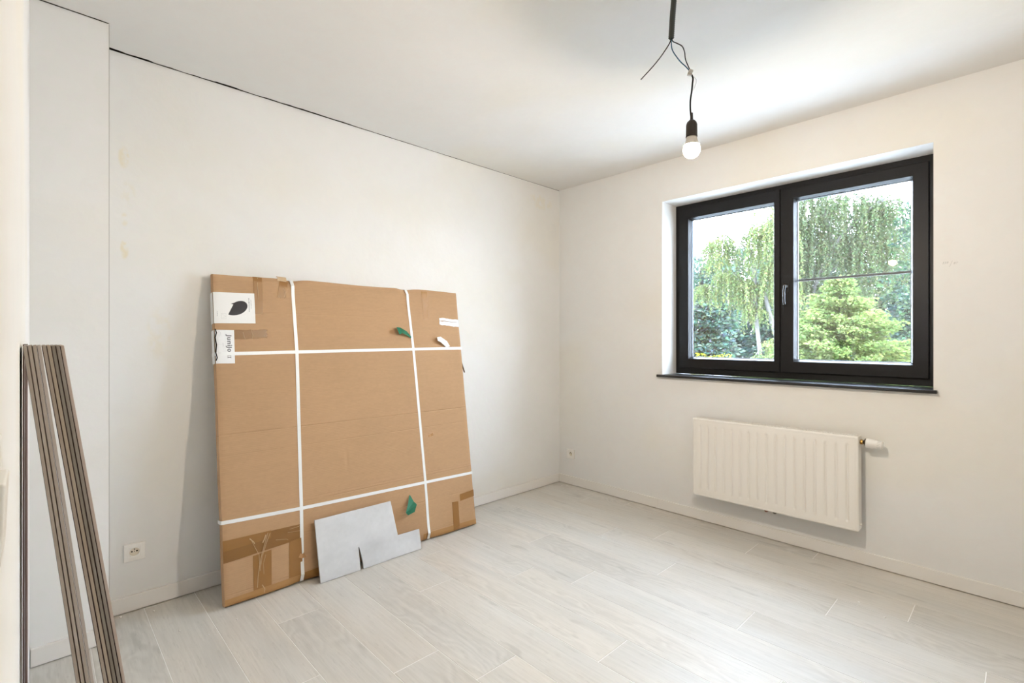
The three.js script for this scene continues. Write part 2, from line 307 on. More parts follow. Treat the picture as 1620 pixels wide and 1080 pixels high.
// ---------------------------------------------------------------- wall sockets and light switch
M.plastic = phys({ color: 0xf1efea, roughness: 0.35 });
M.cream = phys({ color: 0xe6ddcb, roughness: 0.4 });
M.hole = std({ color: 0x14110e, roughness: 0.9 });
function socket(label, x, y, z, turn, tilt) {
  const s = thing('wall_socket', label, 'socket', [x, y, z]); s.rotation.set(0, turn, tilt);
  const a = 0.0405, b = 0.0225;
  part('cover_plate', new THREE.ExtrudeGeometry(rectHole(-a + 0.002, a - 0.002, -a + 0.002, a - 0.002, -b, b, -b, b), { depth: 0.005, bevelEnabled: true, bevelSize: 0.002, bevelThickness: 0.002, bevelSegments: 2 }).translate(0, 0, 0.002), M.plastic, s);
  const ins = new THREE.Shape([[-0.0218, -0.0218], [0.0218, -0.0218], [0.0218, 0.0218], [-0.0218, 0.0218]].map((p) => new THREE.Vector2(...p))); const hole = new THREE.Path(); hole.absarc(0, 0, 0.0192, 0, Math.PI * 2, true); ins.holes.push(hole);
  part('insert', new THREE.ExtrudeGeometry(ins, { depth: 0.007, bevelEnabled: false, curveSegments: 32 }).translate(0, 0, 0.001), M.plastic, s);
  part('well', cyl(0.0192, 0.0192, 0.001, 32).rotateX(Math.PI / 2).translate(0, 0, 0.0008), M.cream, s);
  for (const k of [-1, 1]) part('pin_hole', cyl(0.0034, 0.0034, 0.0008, 16).rotateX(Math.PI / 2).translate(k * 0.0095, 0.002, 0.0016), M.hole, s);
  part('earth_pin', cyl(0.0026, 0.0022, 0.009, 16).rotateX(Math.PI / 2).translate(0, 0.0125, 0.0015), std({ color: 0x8a8580, metalness: 1, roughness: 0.3 }), s);
  part('shutter_screw', cyl(0.0018, 0.0018, 0.0008, 12).rotateX(Math.PI / 2).translate(0, 0.0015, 0.0016), M.hole, s);
  return s;
}
socket('square white wall socket on the long wall between the pillar and the box', 0, 0.274, 3.046, Math.PI / 2, 0.0);
socket('small white wall socket low in the corner, on the wall of the radiator', 0.137, 0.268, 0, 0, 0.02);
{
  const s = thing('light_switch', 'white square light switch on the back wall beside the planks', 'light switch', [2.518, 1.176, BZ]); s.rotation.y = Math.PI;
  part('cover_plate', rbox(-0.0405, 0.0405, -0.0405, 0.0405, 0, 0.008, 0.002), M.plastic, s);
  part('rocker', rbox(-0.022, 0.022, -0.022, 0.022, 0.006, 0.011, 0.0015).rotateX(0.04), M.plastic, s);
}
// pencil note on the plaster beside the window
{
  const cv = document.createElement('canvas'); cv.width = 256; cv.height = 128; const c = cv.getContext('2d');
  c.clearRect(0, 0, 256, 128); c.fillStyle = 'rgba(95,92,88,0.75)'; c.font = 'italic 44px serif'; c.fillText('159', 18, 62); c.fillText('87', 150, 78);
  c.strokeStyle = 'rgba(95,92,88,0.75)'; c.lineWidth = 3; c.beginPath(); c.moveTo(140, 22); c.lineTo(106, 116); c.stroke();
  const t = new THREE.CanvasTexture(cv); t.colorSpace = THREE.SRGBColorSpace;
  const o = tag(new THREE.Mesh(new THREE.PlaneGeometry(0.085, 0.0425).translate(2.638, 1.66, 0.0006), std({ map: t, transparent: true, opacity: 0.6, roughness: 0.9 })), 'faint pencil figures written on the plaster beside the window', 'writing');
  o.name = 'pencil_note'; scene.add(o);
}

// ---------------------------------------------------------------- hanging bulb on its site wiring
{
  const b = thing('hanging_bulb', 'lit bare bulb in a black holder hanging on loose wires from the ceiling', 'lamp');
  const P = std;
  part('plaster_collar', new THREE.LatheGeometry([[0.010, -0.10], [0.015, -0.095], [0.016, -0.06], [0.02, -0.02], [0.03, 0]].map((p) => new THREE.Vector2(...p)), 20).translate(2.026, 2.6, 1.7135), std({ color: 0xcfcac2, roughness: 0.9 }), b);
  part('conduit', tube([[2.026, 2.59, 1.7135], [2.025, 2.50, 1.714], [2.022, 2.44, 1.7175], [2.0185, 2.358, 1.721]], 0.0106, 64, 14, 0.3), P({ color: 0x4a4e4c, roughness: 0.55 }), b);
  part('brown_wire', tube([[2.0185, 2.368, 1.721], [2.0165, 2.35, 1.7225], [1.998, 2.305, 1.742], [1.976, 2.264, 1.765], [1.943, 2.211, 1.80]], 0.0019, 40, 8), P({ color: 0x3a2f28, roughness: 0.5 }), b);
  part('black_wire', tube([[2.0185, 2.368, 1.721], [2.022, 2.350, 1.7175], [2.033, 2.342, 1.705], [2.046, 2.331, 1.692], [2.052, 2.31, 1.686], [2.0545, 2.283, 1.6835], [2.062, 2.256, 1.675], [2.066, 2.243, 1.671]], 0.0019, 50, 8), P({ color: 0x26221f, roughness: 0.45 }), b);
  part('blue_wire', tube([[2.0185, 2.368, 1.721], [2.0188, 2.345, 1.7208], [2.021, 2.319, 1.718], [2.034, 2.289, 1.704], [2.044, 2.272, 1.694], [2.055, 2.258, 1.683], [2.064, 2.243, 1.673]], 0.0019, 50, 8), P({ color: 0x17526c, roughness: 0.45 }), b);
  const k = part('terminal_block', merge([rbox(-0.0075, 0.0075, -0.012, 0.009, -0.006, 0.006, 0.002), cyl(0.004, 0.004, 0.003, 12).rotateX(Math.PI / 2).translate(-0.0035, 0, 0.006), cyl(0.004, 0.004, 0.003, 12).rotateX(Math.PI / 2).translate(0.0038, 0, 0.006)]), phys({ color: 0xd9d6cf, roughness: 0.35 }), b);
  k.position.set(2.066, 2.237, 1.671); k.rotation.set(0, 0.8, -0.3);
  part('cable', tube([[2.069, 2.229, 1.668], [2.0725, 2.218, 1.664], [2.0715, 2.195, 1.6655], [2.0695, 2.165, 1.668], [2.0665, 2.135, 1.671], [2.0665, 2.10, 1.671], [2.068, 2.078, 1.669]], 0.0030, 50, 10), P({ color: 0x141414, roughness: 0.4 }), b);
  part('clear_sleeve', tube([[2.075, 2.222, 1.661], [2.0805, 2.21, 1.6545], [2.078, 2.190, 1.657], [2.072, 2.172, 1.664]], 0.0009, 24, 6), phys({ color: 0xe9e6e0, roughness: 0.2 }), b);
  const lx = 2.0695, lz = 1.6675;
  const lathe = (pts, n = 36) => new THREE.LatheGeometry(pts.map((p) => new THREE.Vector2(...p)), n).translate(lx, 0, lz);
  part('lamp_holder', lathe([[0, 2.090], [0.0045, 2.090], [0.0055, 2.066], [0.010, 2.063], [0.0165, 2.056], [0.0195, 2.046], [0.0198, 2.008], [0.0205, 2.004], [0.019, 2.003], [0, 2.004]]), phys({ color: 0x30261f, roughness: 0.4 }), b);
  part('bulb_collar', lathe([[0, 2.006], [0.0175, 2.006], [0.0185, 1.996], [0.0225, 1.984], [0.0275, 1.9735], [0.0272, 1.9732], [0, 1.9736]]), phys({ color: 0xf0e6d8, roughness: 0.4 }), b);
  const R = 0.0305, cy = 1.957, gp = []; for (let i = 0; i <= 18; i++) { const a = -Math.PI / 2 + i / 18 * (Math.PI / 2 + 0.55); gp.push([R * Math.cos(a), cy + R * Math.sin(a)]); }
  part('bulb_globe', lathe(gp), std({ color: 0xfff4e2, roughness: 0.4, emissive: new THREE.Color(1.0, 0.78, 0.52), emissiveIntensity: 14 }), b);
  const lamp = new THREE.PointLight(new THREE.Color(1.0, 0.87, 0.71), 4.2, 0, 2); lamp.name = 'bulb_light'; lamp.position.set(lx, cy, lz); lamp.castShadow = true; lamp.shadow.radius = 0.5; lamp.shadow.bias = -0.0005; b.add(lamp);
}

// ---------------------------------------------------------------- the big flat box leaning on the wall
const cardTex = texture(1024, 1024, (u, v) => {
  const f = fbm(u * 60, v * 160, 60, 160, 3), s = fbm(u * 5, v * 90, 5, 90, 3), m = fbm(u * 4, v * 4, 4, 4, 4), k = 1 + 0.045 * (f - 0.5) + 0.02 * (s - 0.5) + 0.05 * (m - 0.5);
  return [0.70 * k, 0.56 * k, 0.415 * k];
});
cardTex.repeat.set(1 / 1.1, 1 / 1.1);
const cardBump = texture(1024, 1024, (u, v) => {
  const x = u * 1.7, y = v * 1.7, lines = [[0.803, -0.004, 1], [0.70, 0.0, 0.35], [0.41, -0.012, 0.6], [0.425, -0.012, 0.35], [1.42, -0.004, 0.4], [0.05, 0, 0.4], [0.25, -0.01, 0.5]];
  let b = 0.6 + 0.08 * (fbm(u * 8, v * 8, 8, 8, 3) - 0.5) + 0.03 * Math.sin(y * 6.283 / 0.009);
  for (const [ly, sl, k] of lines) { const d = Math.abs(y - ly - sl * x) / 0.0035; if (d < 2) b -= 0.5 * k * Math.exp(-d * d * 2) * smooth(0.25, 0.5, vnoise(x * 9 + ly * 50, ly * 9) + 0.3 * k); }
  const e = Math.hypot((x - 0.643) / 0.01, (y - 0.583) / 0.045); b -= 0.25 * Math.exp(-e * e);
  return [b, b, b];
}, false);
cardBump.repeat.set(1 / 1.7, 1 / 1.7);
M.card = std({ map: cardTex, bumpMap: cardBump, bumpScale: 0.004, roughness: 0.82 });
M.strap = phys({ color: 0xeceeed, roughness: 0.35 });
M.tape = phys({ color: 0x8f642f, roughness: 0.4, clearcoat: 0.2, clearcoatRoughness: 0.25 });
M.tapeDark = phys({ color: 0x825a28, roughness: 0.4, clearcoat: 0.2, clearcoatRoughness: 0.25 });
M.tapeThin = phys({ color: 0xa57a45, roughness: 0.4, clearcoat: 0.2, clearcoatRoughness: 0.25 });
M.crinkle = phys({ color: 0xc4a680, roughness: 0.3, clearcoat: 0.5 });
M.green = std({ color: 0x0d6a4c, roughness: 0.55 });
M.paper = std({ color: 0xe9eae8, roughness: 0.7 });
{
  const BW = 1.54, BH = 1.616, BT = 0.055, th = 8.1 * Math.PI / 180;
  const b = thing('flat_pack_box', 'large flat cardboard box strapped with white bands, leaning on the plaster wall', 'box', [0.297, 0.0079, 2.741]);
  b.setRotationFromMatrix(new THREE.Matrix4().makeBasis(new THREE.Vector3(0, 0, -1), new THREE.Vector3(-Math.sin(th), Math.cos(th), 0), new THREE.Vector3(Math.cos(th), Math.sin(th), 0)));
  // local frame: x to the right along the front, y up the front, z out of it
  const sx = [0.39, 1.125], bx = [0.362, 1.15];
  const pinch = (x, y) => { let d = 0; for (let i = 0; i < 2; i++) { const t = Math.abs(x - sx[i]) / 0.05, q = Math.abs(x - bx[i]) / 0.06; d = Math.max(d, smooth(0.05, 0, BH - y) * Math.exp(-t * t), smooth(0.05, 0, y) * Math.exp(-q * q)); } return d; };
  const bulge = (x, y) => { const e = Math.min(x, BW - x, y, BH - y); return -0.004 + 0.004 * smooth(0, 0.02, e) + 0.004 * (fbm(x * 3 + 2, y * 3, 99, 99, 3) - 0.5) * smooth(0, 0.1, e) - 0.016 * pinch(x, y); };
  const g = new THREE.BoxGeometry(BW, BH, BT, 110, 110, 3).translate(BW / 2, BH / 2, -BT / 2), p = g.attributes.position;
  for (let i = 0; i < p.count; i++) {
    let x = p.getX(i), y = p.getY(i), z = p.getZ(i); const front = z > -1e-4, edgeY = y > BH - 1e-4 || y < 1e-4, edgeX = x < 1e-4 || x > BW - 1e-4;
    const pi = pinch(x, y);
    if (front) z += bulge(x, y);
    if (y > BH - 0.03) y -= 0.011 * pi + 0.003 * Math.sin(x * 8.1 + 1); if (y < 0.02) y += 0.004 * pi;
    if (edgeX && (front || z < -BT + 1e-4)) x += (x < 0.5 ? 1 : -1) * 0.003; if (edgeY && front) y += (y < 0.5 ? 1 : -1) * 0.003;
    if (x < 0.01) x += 0.004 * (fbm(y * 5, 3, 99, 99, 2) - 0.4) ; if (x > BW - 0.01) x -= 0.004 * fbm(y * 5, 8, 99, 99, 2);
    p.setXYZ(i, x, y, z);
  }
  g.computeVertexNormals();
  part('carton', metric(g), M.card, b);
  const Z = (x, y, o = 0) => bulge(clamp(x, 0.0, BW), clamp(y, 0.0, BH)) + o;
  const V = (x, y, z) => new THREE.Vector3(x, y, z), nz = V(0, 0, 1);
  // straps: they run over the front and turn round the edges of the box
  const vstrap = (pts) => {
    const P = [], N = [];
    const n = 40; for (let i = 0; i <= n; i++) { const y = i / n * BH; let x = pts[0][0]; for (let k = 0; k + 1 < pts.length; k++) if (y >= pts[k][1]) x = pts[k][0] + (pts[k + 1][0] - pts[k][0]) * clamp((y - pts[k][1]) / (pts[k + 1][1] - pts[k][1])); P.push(V(x, clamp(y, 0.004, BH - 0.0065), Z(x, y, 0.0012) + 0.007 * smooth(0.09, 0.03, Math.min(y, BH - y)))); N.push(nz); }
    const xt = pts[pts.length - 1][0], xb = pts[0][0];
    P.push(V(xt, BH - 0.005, -0.026), V(xt, BH - 0.005, -BT)); N.push(V(0, 1, 0), V(0, 1, 0));
    P.unshift(V(xb, 0.004, -0.028)); N.unshift(V(0, -0.7, 0.7));
    return ribbon(P, N, 0.0175, 0.0009);
  };
  const hstrap = (pts) => {
    const P = [V(-0.0012, pts[0][1], -BT), V(-0.0012, pts[0][1], -0.012)], N = [V(-1, 0, 0), V(-1, 0, 0)], n = 40;
    for (let i = 0; i <= n; i++) { const x = i / n * BW; let y = pts[0][1]; for (let k = 0; k + 1 < pts.length; k++) if (x >= pts[k][0]) y = pts[k][1] + (pts[k + 1][1] - pts[k][1]) * clamp((x - pts[k][0]) / (pts[k + 1][0] - pts[k][0])); P.push(V(x, y, Z(x, y, 0.0024))); N.push(nz); }
    P.push(V(BW + 0.0006, pts[pts.length - 1][1], -0.012), V(BW + 0.0006, pts[pts.length - 1][1], -BT)); N.push(V(1, 0, 0), V(1, 0, 0));
    return ribbon(P, N, 0.0175, 0.0009);
  };
  part('strap', vstrap([[0.362, 0], [0.375, 0.373], [0.396, 1.21], [0.390, BH]]), M.strap, b);
  part('strap', vstrap([[1.150, 0], [1.154, 0.36], [1.141, 1.21], [1.123, BH]]), M.strap, b);
  part('strap', hstrap([[0, 1.203], [0.74, 1.209], [BW, 1.213]]), M.strap, b);
  part('strap', hstrap([[0, 0.389], [0.375, 0.373], [BW, 0.346]]), M.strap, b);
  // adhesive tape: outlines laid on the front, cut to a fine grid so that they follow it
  let layer = 0;
  const sheet = (name, quad, m, t = 0.0004, rag = 0) => {
    const n = 14, pos = [], idx = [], off = 0.0006 + 0.00018 * (layer++ % 9), [A, B, C, D] = quad, at = (s, q) => [(A[0] * (1 - s) + B[0] * s) * (1 - q) + (D[0] * (1 - s) + C[0] * s) * q, (A[1] * (1 - s) + B[1] * s) * (1 - q) + (D[1] * (1 - s) + C[1] * s) * q];
    for (const k of [0, 1]) for (let j = 0; j <= n; j++) for (let i = 0; i <= n; i++) {
      let [x, y] = at(i / n, j / n); if (rag) { if (i === n) x += rag * (hash(j, layer) - 0.5); if (j === 0 || j === n) y += rag * 0.6 * (hash(i, layer + 50) - 0.5); }
      pos.push(x, y, Z(x, y, off + k * t));
    }
    const w = n + 1, q = w * w;
    for (let j = 0; j < n; j++) for (let i = 0; i < n; i++) { const a = j * w + i; idx.push(q + a, q + a + 1, q + a + w + 1, q + a, q + a + w + 1, q + a + w, a, a + w + 1, a + 1, a, a + w, a + w + 1); }
    for (let i = 0; i < n; i++) { for (const [a, c] of [[i, i + 1], [n * w + i + 1, n * w + i], [(i + 1) * w, i * w], [i * w + n, (i + 1) * w + n]]) idx.push(a, c, q + c, a, q + c, q + a); }
    const s = new THREE.BufferGeometry(); s.setAttribute('position', new THREE.Float32BufferAttribute(pos, 3)); s.setIndex(idx);
    const uv = []; for (let k = 0; k < 2; k++) for (let j = 0; j <= n; j++) for (let i = 0; i <= n; i++) uv.push(i / n, j / n); s.setAttribute('uv', new THREE.Float32BufferAttribute(uv, 2));
    s.computeVertexNormals();
    return part(name, s, m, b);
  };
  const T = 'tape';
  sheet(T, [[0.191, 1.412], [0.231, 1.41], [0.234, 1.612], [0.188, 1.612]], M.tape);
  sheet(T, [[0.306, 1.508], [0.349, 1.504], [0.374, 1.604], [0.325, 1.609]], M.tape, 0.0004, 0.008);
  sheet(T, [[0.088, 1.274], [0.246, 1.286], [0.246, 1.330], [0.088, 1.322]], M.tapeDark, 0.0004, 0.012);
  sheet(T, [[1.238, 1.414], [1.279, 1.42], [1.285, 1.604], [1.236, 1.604]], M.tapeThin, 0.0004, 0.006);
  // clear tape end that stands up at the top edge
  part('tape_flap', ribbon([V(0.335, 1.598, 0.002), V(0.336, 1.612, 0.001), V(0.338, 1.626, -0.012), V(0.34, 1.629, -0.03)], [nz, nz, V(0, 0.7, 0.7), V(0, 1, 0)], 0.048, 0.0004), M.crinkle, b);
  sheet(T, [[0.003, 0.200], [0.366, 0.221], [0.366, 0.294], [0.003, 0.304]], M.tapeDark);
  sheet(T, [[0.003, 0.255], [0.22, 0.262], [0.22, 0.300], [0.003, 0.304]], M.tape);
  sheet(T, [[0.128, 0.004], [0.21, 0.004], [0.218, 0.206], [0.131, 0.200]], M.tape);
  sheet(T, [[0.294, 0.004], [0.366, 0.006], [0.366, 0.225], [0.305, 0.22]], M.tape);
  sheet(T, [[0.003, 0.004], [0.352, 0.006], [0.357, 0.042], [0.004, 0.034]], M.tapeThin);
  sheet(T, [[0.128, 0.004], [0.21, 0.004], [0.211, 0.036], [0.129, 0.034]], M.tapeDark);
  sheet(T, [[0.372, 0.004], [0.51, 0.006], [0.52, 0.052], [0.374, 0.046]], M.tape);
  sheet(T, [[1.11, 0.006], [1.535, 0.004], [1.535, 0.036], [1.112, 0.046]], M.tapeThin);
  sheet(T, [[1.341, 0.004], [1.391, 0.004], [1.398, 0.183], [1.348, 0.187]], M.tape);
  sheet(T, [[1.414, 0.181], [1.536, 0.189], [1.536, 0.232], [1.414, 0.224]], M.tape);
  // wrinkles in the loosened clear tape: pale ribbons modelled for their highlights
  const strand = (pts, w) => part('wrinkle_highlight', ribbon(pts.map(([x, y, z]) => V(x, y, Z(x, y, 0.002 + (z ?? 0)))), pts.map(() => nz), w * 0.65, 0.0008), M.crinkle, b);
  for (const [a, w] of [[[[0.205, 0.292], [0.185, 0.24, 0.004], [0.165, 0.18, 0.004], [0.150, 0.1, 0.003], [0.146, 0.045]], 0.004], [[[0.215, 0.288], [0.196, 0.25, 0.004], [0.172, 0.185, 0.003], [0.160, 0.12]], 0.003], [[[0.128, 0.275], [0.143, 0.235, 0.003], [0.158, 0.20, 0.004], [0.160, 0.14]], 0.0025], [[[0.190, 0.19], [0.176, 0.15, 0.003], [0.178, 0.10]], 0.002], [[[0.12, 0.286], [0.137, 0.265, 0.004], [0.142, 0.255]], 0.007], [[[0.195, 0.285], [0.186, 0.266, 0.004], [0.178, 0.25]], 0.008], [[[0.168, 0.052], [0.178, 0.03, 0.003], [0.176, 0.012]], 0.005], [[[0.24, 0.247], [0.29, 0.238, 0.002], [0.30, 0.232]], 0.002], [[[0.31, 0.282], [0.35, 0.285, 0.002], [0.362, 0.286]], 0.002], [[[0.30, 0.268], [0.34, 0.264, 0.002], [0.362, 0.262]], 0.002]]) strand(a, w);
  for (const a of [[[0.212, 1.61], [0.21, 1.55], [0.212, 1.49]], [[0.13, 1.315], [0.135, 1.29], [0.14, 1.275]], [[0.17, 1.328], [0.176, 1.30], [0.172, 1.275]], [[0.232, 1.30], [0.234, 1.29], [0.233, 1.284]], [[0.34, 1.56], [0.352, 1.54], [0.345, 1.51]]]) strand(a, 0.0022);
  // printed labels, folded round the edge of the box
  const canvasTex = (w, h, draw) => { const cv = document.createElement('canvas'); cv.width = w; cv.height = h; draw(cv.getContext('2d')); const t = new THREE.CanvasTexture(cv); t.colorSpace = THREE.SRGBColorSpace; return t; };
  const l1 = canvasTex(640, 540, (c) => {
    c.fillStyle = '#ebebe8'; c.fillRect(0, 0, 640, 540);
    c.fillStyle = '#2f2f34'; c.beginPath(); c.moveTo(262, 196); c.lineTo(312, 180); c.bezierCurveTo(380, 130, 505, 120, 520, 215); c.bezierCurveTo(530, 300, 430, 395, 300, 400); c.bezierCurveTo(262, 402, 225, 395, 215, 385); c.lineTo(300, 208); c.closePath(); c.fill();
    c.save(); c.translate(574, 118); c.rotate(Math.PI / 2); c.font = '20px sans-serif'; c.fillStyle = '#3a3a3e'; c.fillText('L cm Landestr. xo', 0, 0); c.font = 'bold 22px sans-serif'; c.fillText('Mr x 1088 Tamara B cm', -30, 34); c.restore();
    c.save(); c.translate(44, 330); c.rotate(Math.PI / 2); c.font = '17px sans-serif'; c.fillStyle = '#77777a'; c.fillText('21.0089.05', 0, 0); c.restore();
    c.strokeStyle = '#b9b9b9'; c.lineWidth = 2; c.strokeRect(110, 370, 74, 90); c.beginPath(); c.moveTo(120, 385); c.lineTo(180, 420); c.lineTo(124, 450); c.stroke();
  });
  const l2 = canvasTex(320, 560, (c) => {
    c.fillStyle = '#e9eaea'; c.fillRect(0, 0, 320, 560); c.strokeStyle = '#c4c6c8'; c.lineWidth = 2; c.strokeRect(16, 10, 150, 380); c.strokeRect(40, 240, 96, 140);
    c.save(); c.translate(196, 80); c.rotate(Math.PI / 2); c.fillStyle = '#55555a'; c.font = 'bold 108px sans-serif'; c.fillText('JuniJo', 0, 0, 290); c.font = 'bold 84px sans-serif'; c.fillText('II', 330, 0); c.restore();
    c.save(); c.translate(60, 16); c.rotate(Math.PI / 2); c.fillStyle = '#8e8e92'; c.font = '15px sans-serif'; c.fillText('8022 11044018', 0, 0); c.fillText('Lot 03 117', 20, -24); c.fillText('Art. 3110', 200, -60); c.restore();
  });
  const lab = (quad, t) => { const o = sheet('label', quad, std({ map: t, roughness: 0.6 }), 0.0004); return o; };
  lab([[0.001, 1.358], [0.192, 1.361], [0.192, 1.521], [0.001, 1.517]], l1);
  lab([[0.003, 1.156], [0.087, 1.154], [0.089, 1.324], [0.003, 1.325]], l2);
  const wrap = (y0, y1) => part('label_flap', box(-0.0012, -0.0004, y0, y1, -0.05, -0.006), M.paper, b);
  wrap(1.358, 1.517); wrap(1.156, 1.325);
  part('torn_edge', ribbon([V(0.003, 1.33, 0.0035), V(0.009, 1.31, 0.0035), V(0.002, 1.285, 0.0035), V(0.007, 1.25, 0.0035), V(0.003, 1.21, 0.0035), V(0.008, 1.185, 0.0035), V(0.003, 1.17, 0.0035)], Array(7).fill(nz), 0.005, 0.0004), M.hole, b);
  // clear shiny tape scrap and small paper tags
  const scrap = phys({ color: 0xcfd0d3, roughness: 0.3, clearcoat: 0.3 });
  sheet('clear_tape', [[1.364, 1.378], [1.534, 1.364], [1.533, 1.395], [1.366, 1.402]], scrap, 0.0004, 0.008); sheet('clear_tape', [[1.366, 1.408], [1.533, 1.396], [1.532, 1.416], [1.366, 1.426]], scrap, 0.0004, 0.008);
  const flag = (pts, m, label) => { // a bent piece of paper held by one edge: rows of [left, right]
    const P = []; for (const [l, r] of pts) P.push(l, r); const pos = [], idx = []; for (const q of P) pos.push(...q); for (const q of P) pos.push(q[0], q[1] - 0.0004, q[2] + 0.0006);
    const n = P.length; for (let i = 0; i + 3 < n; i += 2) { idx.push(i, i + 2, i + 1, i + 1, i + 2, i + 3, n + i, n + i + 1, n + i + 2, n + i + 1, n + i + 3, n + i + 2); }
    const edge = [0, 1]; for (let i = 3; i < n; i += 2) edge.push(i); for (let i = n - 2; i > 0; i -= 2) edge.push(i);
    for (let i = 0; i < edge.length; i++) { const a = edge[i], c = edge[(i + 1) % edge.length]; idx.push(a, c, n + c, a, n + c, n + a); }
    let s = new THREE.BufferGeometry(); s.setAttribute('position', new THREE.Float32BufferAttribute(pos, 3)); s.setIndex(idx); s = s.toNonIndexed(); s.computeVertexNormals(); s.setAttribute('uv', new THREE.Float32BufferAttribute(new Float32Array(s.attributes.position.count * 2), 2));
    const o = part('paper_tag', s, m, b); o.userData.label = label; return o;
  };
  flag([[[1.128, 1.283, 0.001], [1.134, 1.292, 0.001]], [[1.088, 1.300, 0.022], [1.095, 1.328, 0.010]], [[1.042, 1.312, 0.040], [1.046, 1.350, 0.018]], [[1.018, 1.300, 0.048], [1.014, 1.352, 0.024]]], M.green, 'dark green tag by the upper crossing of the straps');
  flag([[[1.030, 0.302, 0.001], [1.036, 0.300, 0.001]], [[1.002, 0.262, 0.028], [1.042, 0.262, 0.028]], [[0.972, 0.212, 0.044], [1.052, 0.245, 0.044]], [[0.984, 0.195, 0.046], [1.030, 0.205, 0.048]]], M.green, 'dark green tag above the grey tile');
  flag([[[1.405, 1.218, 0.003], [1.438, 1.228, 0.003]], [[1.372, 1.236, 0.02], [1.405, 1.262, 0.016]], [[1.340, 1.256, 0.028], [1.352, 1.292, 0.02]], [[1.322, 1.262, 0.026], [1.324, 1.288, 0.018]]], M.paper, 'small white tag beside the upper strap');
  // torn cardboard: curls by the lower strap, on the right and on the right edge
  const core = std({ color: 0xb98f63, roughness: 0.9 });
  part('torn_flap', ribbon([V(0.352, 0.138, 0.0015), V(0.366, 0.132, 0.008), V(0.376, 0.136, 0.016), V(0.372, 0.144, 0.02)], [nz, nz, V(-0.7, 0, 0.7), V(-1, 0, 0)], 0.022, 0.0016), core, b);
  part('torn_flap', ribbon([V(1.205, 0.640, 0.0015), V(1.222, 0.644, 0.003), V(1.236, 0.648, 0.008)], [nz, nz, nz], 0.016, 0.0014), core, b);
  part('torn_flap', ribbon([V(1.536, 1.11, -0.012), V(1.541, 1.085, -0.010), V(1.548, 1.055, -0.008), V(1.552, 1.04, -0.008)], Array(4).fill(V(1, 0, 0)), 0.012, 0.002), std({ color: 0x6d5339, roughness: 0.9 }), b);
}

// ---------------------------------------------------------------- broken grey tile leaning on the box
{
  const tex = texture(512, 512, (u, v) => { const a = fbm(u * 4 + v * 3, v * 7 - u * 2, 99, 99, 5), b = fbm(u * 40, v * 40, 40, 40, 3), s = 0.81 + 0.10 * (a - 0.5) + 0.03 * (b - 0.5); return [s, s + 0.003, s + 0.008]; });
  tex.repeat.set(1 / 0.7, 1 / 0.7);
  const pts = [[0, 0], [0.222, 0]];                     // slot with one curved side
  for (let i = 0; i <= 6; i++) { const t = i / 6; pts.push([0.222 + 0.002 * t, 0.118 * t]); }
  for (let i = 0; i <= 8; i++) { const t = 1 - i / 8; pts.push([0.2275 + 0.013 * (1 - t) + 0.004 * Math.sin(t * Math.PI), 0.118 * t]); }
  pts.push([0.405, 0], [0.406, 0.0015], [0.617, 0.0015], [0.619, 0.116], [0.472, 0.117], [0.452, 0.318], [0.0, 0.318]);
  const o = tag(new THREE.Mesh(metric(poly(pts, 0.0095, 0.0006)), std({ map: tex, roughness: 0.5 })), 'cut and notched light grey tile leaning against the foot of the cardboard box', 'tile');
  o.name = 'tile_offcut'; const th = 14.2 * Math.PI / 180;
  o.setRotationFromMatrix(new THREE.Matrix4().makeBasis(new THREE.Vector3(0, 0, -1), new THREE.Vector3(-Math.sin(th), Math.cos(th), 0), new THREE.Vector3(Math.cos(th), Math.sin(th), 0)));
  o.position.set(0.358, 0.0006, 2.312); scene.add(o);
}

// ---------------------------------------------------------------- loose floor planks leaning on the back wall
{
  const tones = [0xa3978b, 0xa89c90, 0xa69a8e, 0xada299, 0x9c8e80, 0xa19280, 0x8f867a, 0x867d72, 0xb4a498].map((c) => {
    return std({ color: c, roughness: 0.75 });
  });
  const backing = std({ color: 0x6d6e70, roughness: 0.7 }), core = std({ color: 0x3b2220, roughness: 0.9 });
  const lean = [[3.3882, 3.246], [3.382, 3.239], [3.3757, 3.232], [3.3695, 3.225], [3.3628, 3.195], [3.3565, 3.1875], [3.3502, 3.1805], [3.344, 3.1735], [3.3378, 3.1665]];
  const words = ['touching the back wall, rearmost of the stack', 'second from the back wall', 'third from the back wall', 'outermost of the rear bundle', 'rearmost of the front bundle', 'second in the front bundle', 'in the middle of the front bundle', 'last but one of the front bundle', 'with its face to the room, outermost of the front bundle'];
  lean.forEach(([zt, z0], i) => {
    const t = 0.0056, w = 0.19, L = Math.hypot(1.262, zt - z0), off = 0.003 * hash(i, 4);
    const p = thing('loose_plank', 'taupe floor plank leaning upright, ' + words[i], 'plank', [1.65 - off, 0, z0], 'loose floor planks leaning on the back wall');
    p.rotation.x = Math.atan2(zt - z0, 1.262);
    part('board', metric(rbox(-w, 0, 0.0, L, 0.0006, t, 0.0006, 1)), tones[i], p);
    part('backing', box(-w + 0.0015, -0.0012, 0.002, L - 0.001, t, t + 0.0005), i ? core : backing, p);
  });
  const v = thing('loose_plank', 'dark floor plank standing upright flat against the back wall beside the stack', 'plank', [1.40, 0, 3.392], 'loose floor planks leaning on the back wall');
  part('board', metric(rbox(-0.19, 0, 0, 1.262, 0.0034, 0.0058, 0.0004, 1)), std({ color: 0x5b4640, roughness: 0.8 }), v);
  part('face_layer', metric(rbox(-0.19, 0, 0, 1.262, 0.0, 0.0022, 0.0004, 1)), std({ color: 0x6a564f, roughness: 0.8 }), v);
  part('core', box(-0.19, -0.0005, 0.001, 1.261, 0.002, 0.0036), std({ color: 0xcfc6c2, roughness: 0.8 }), v);
}

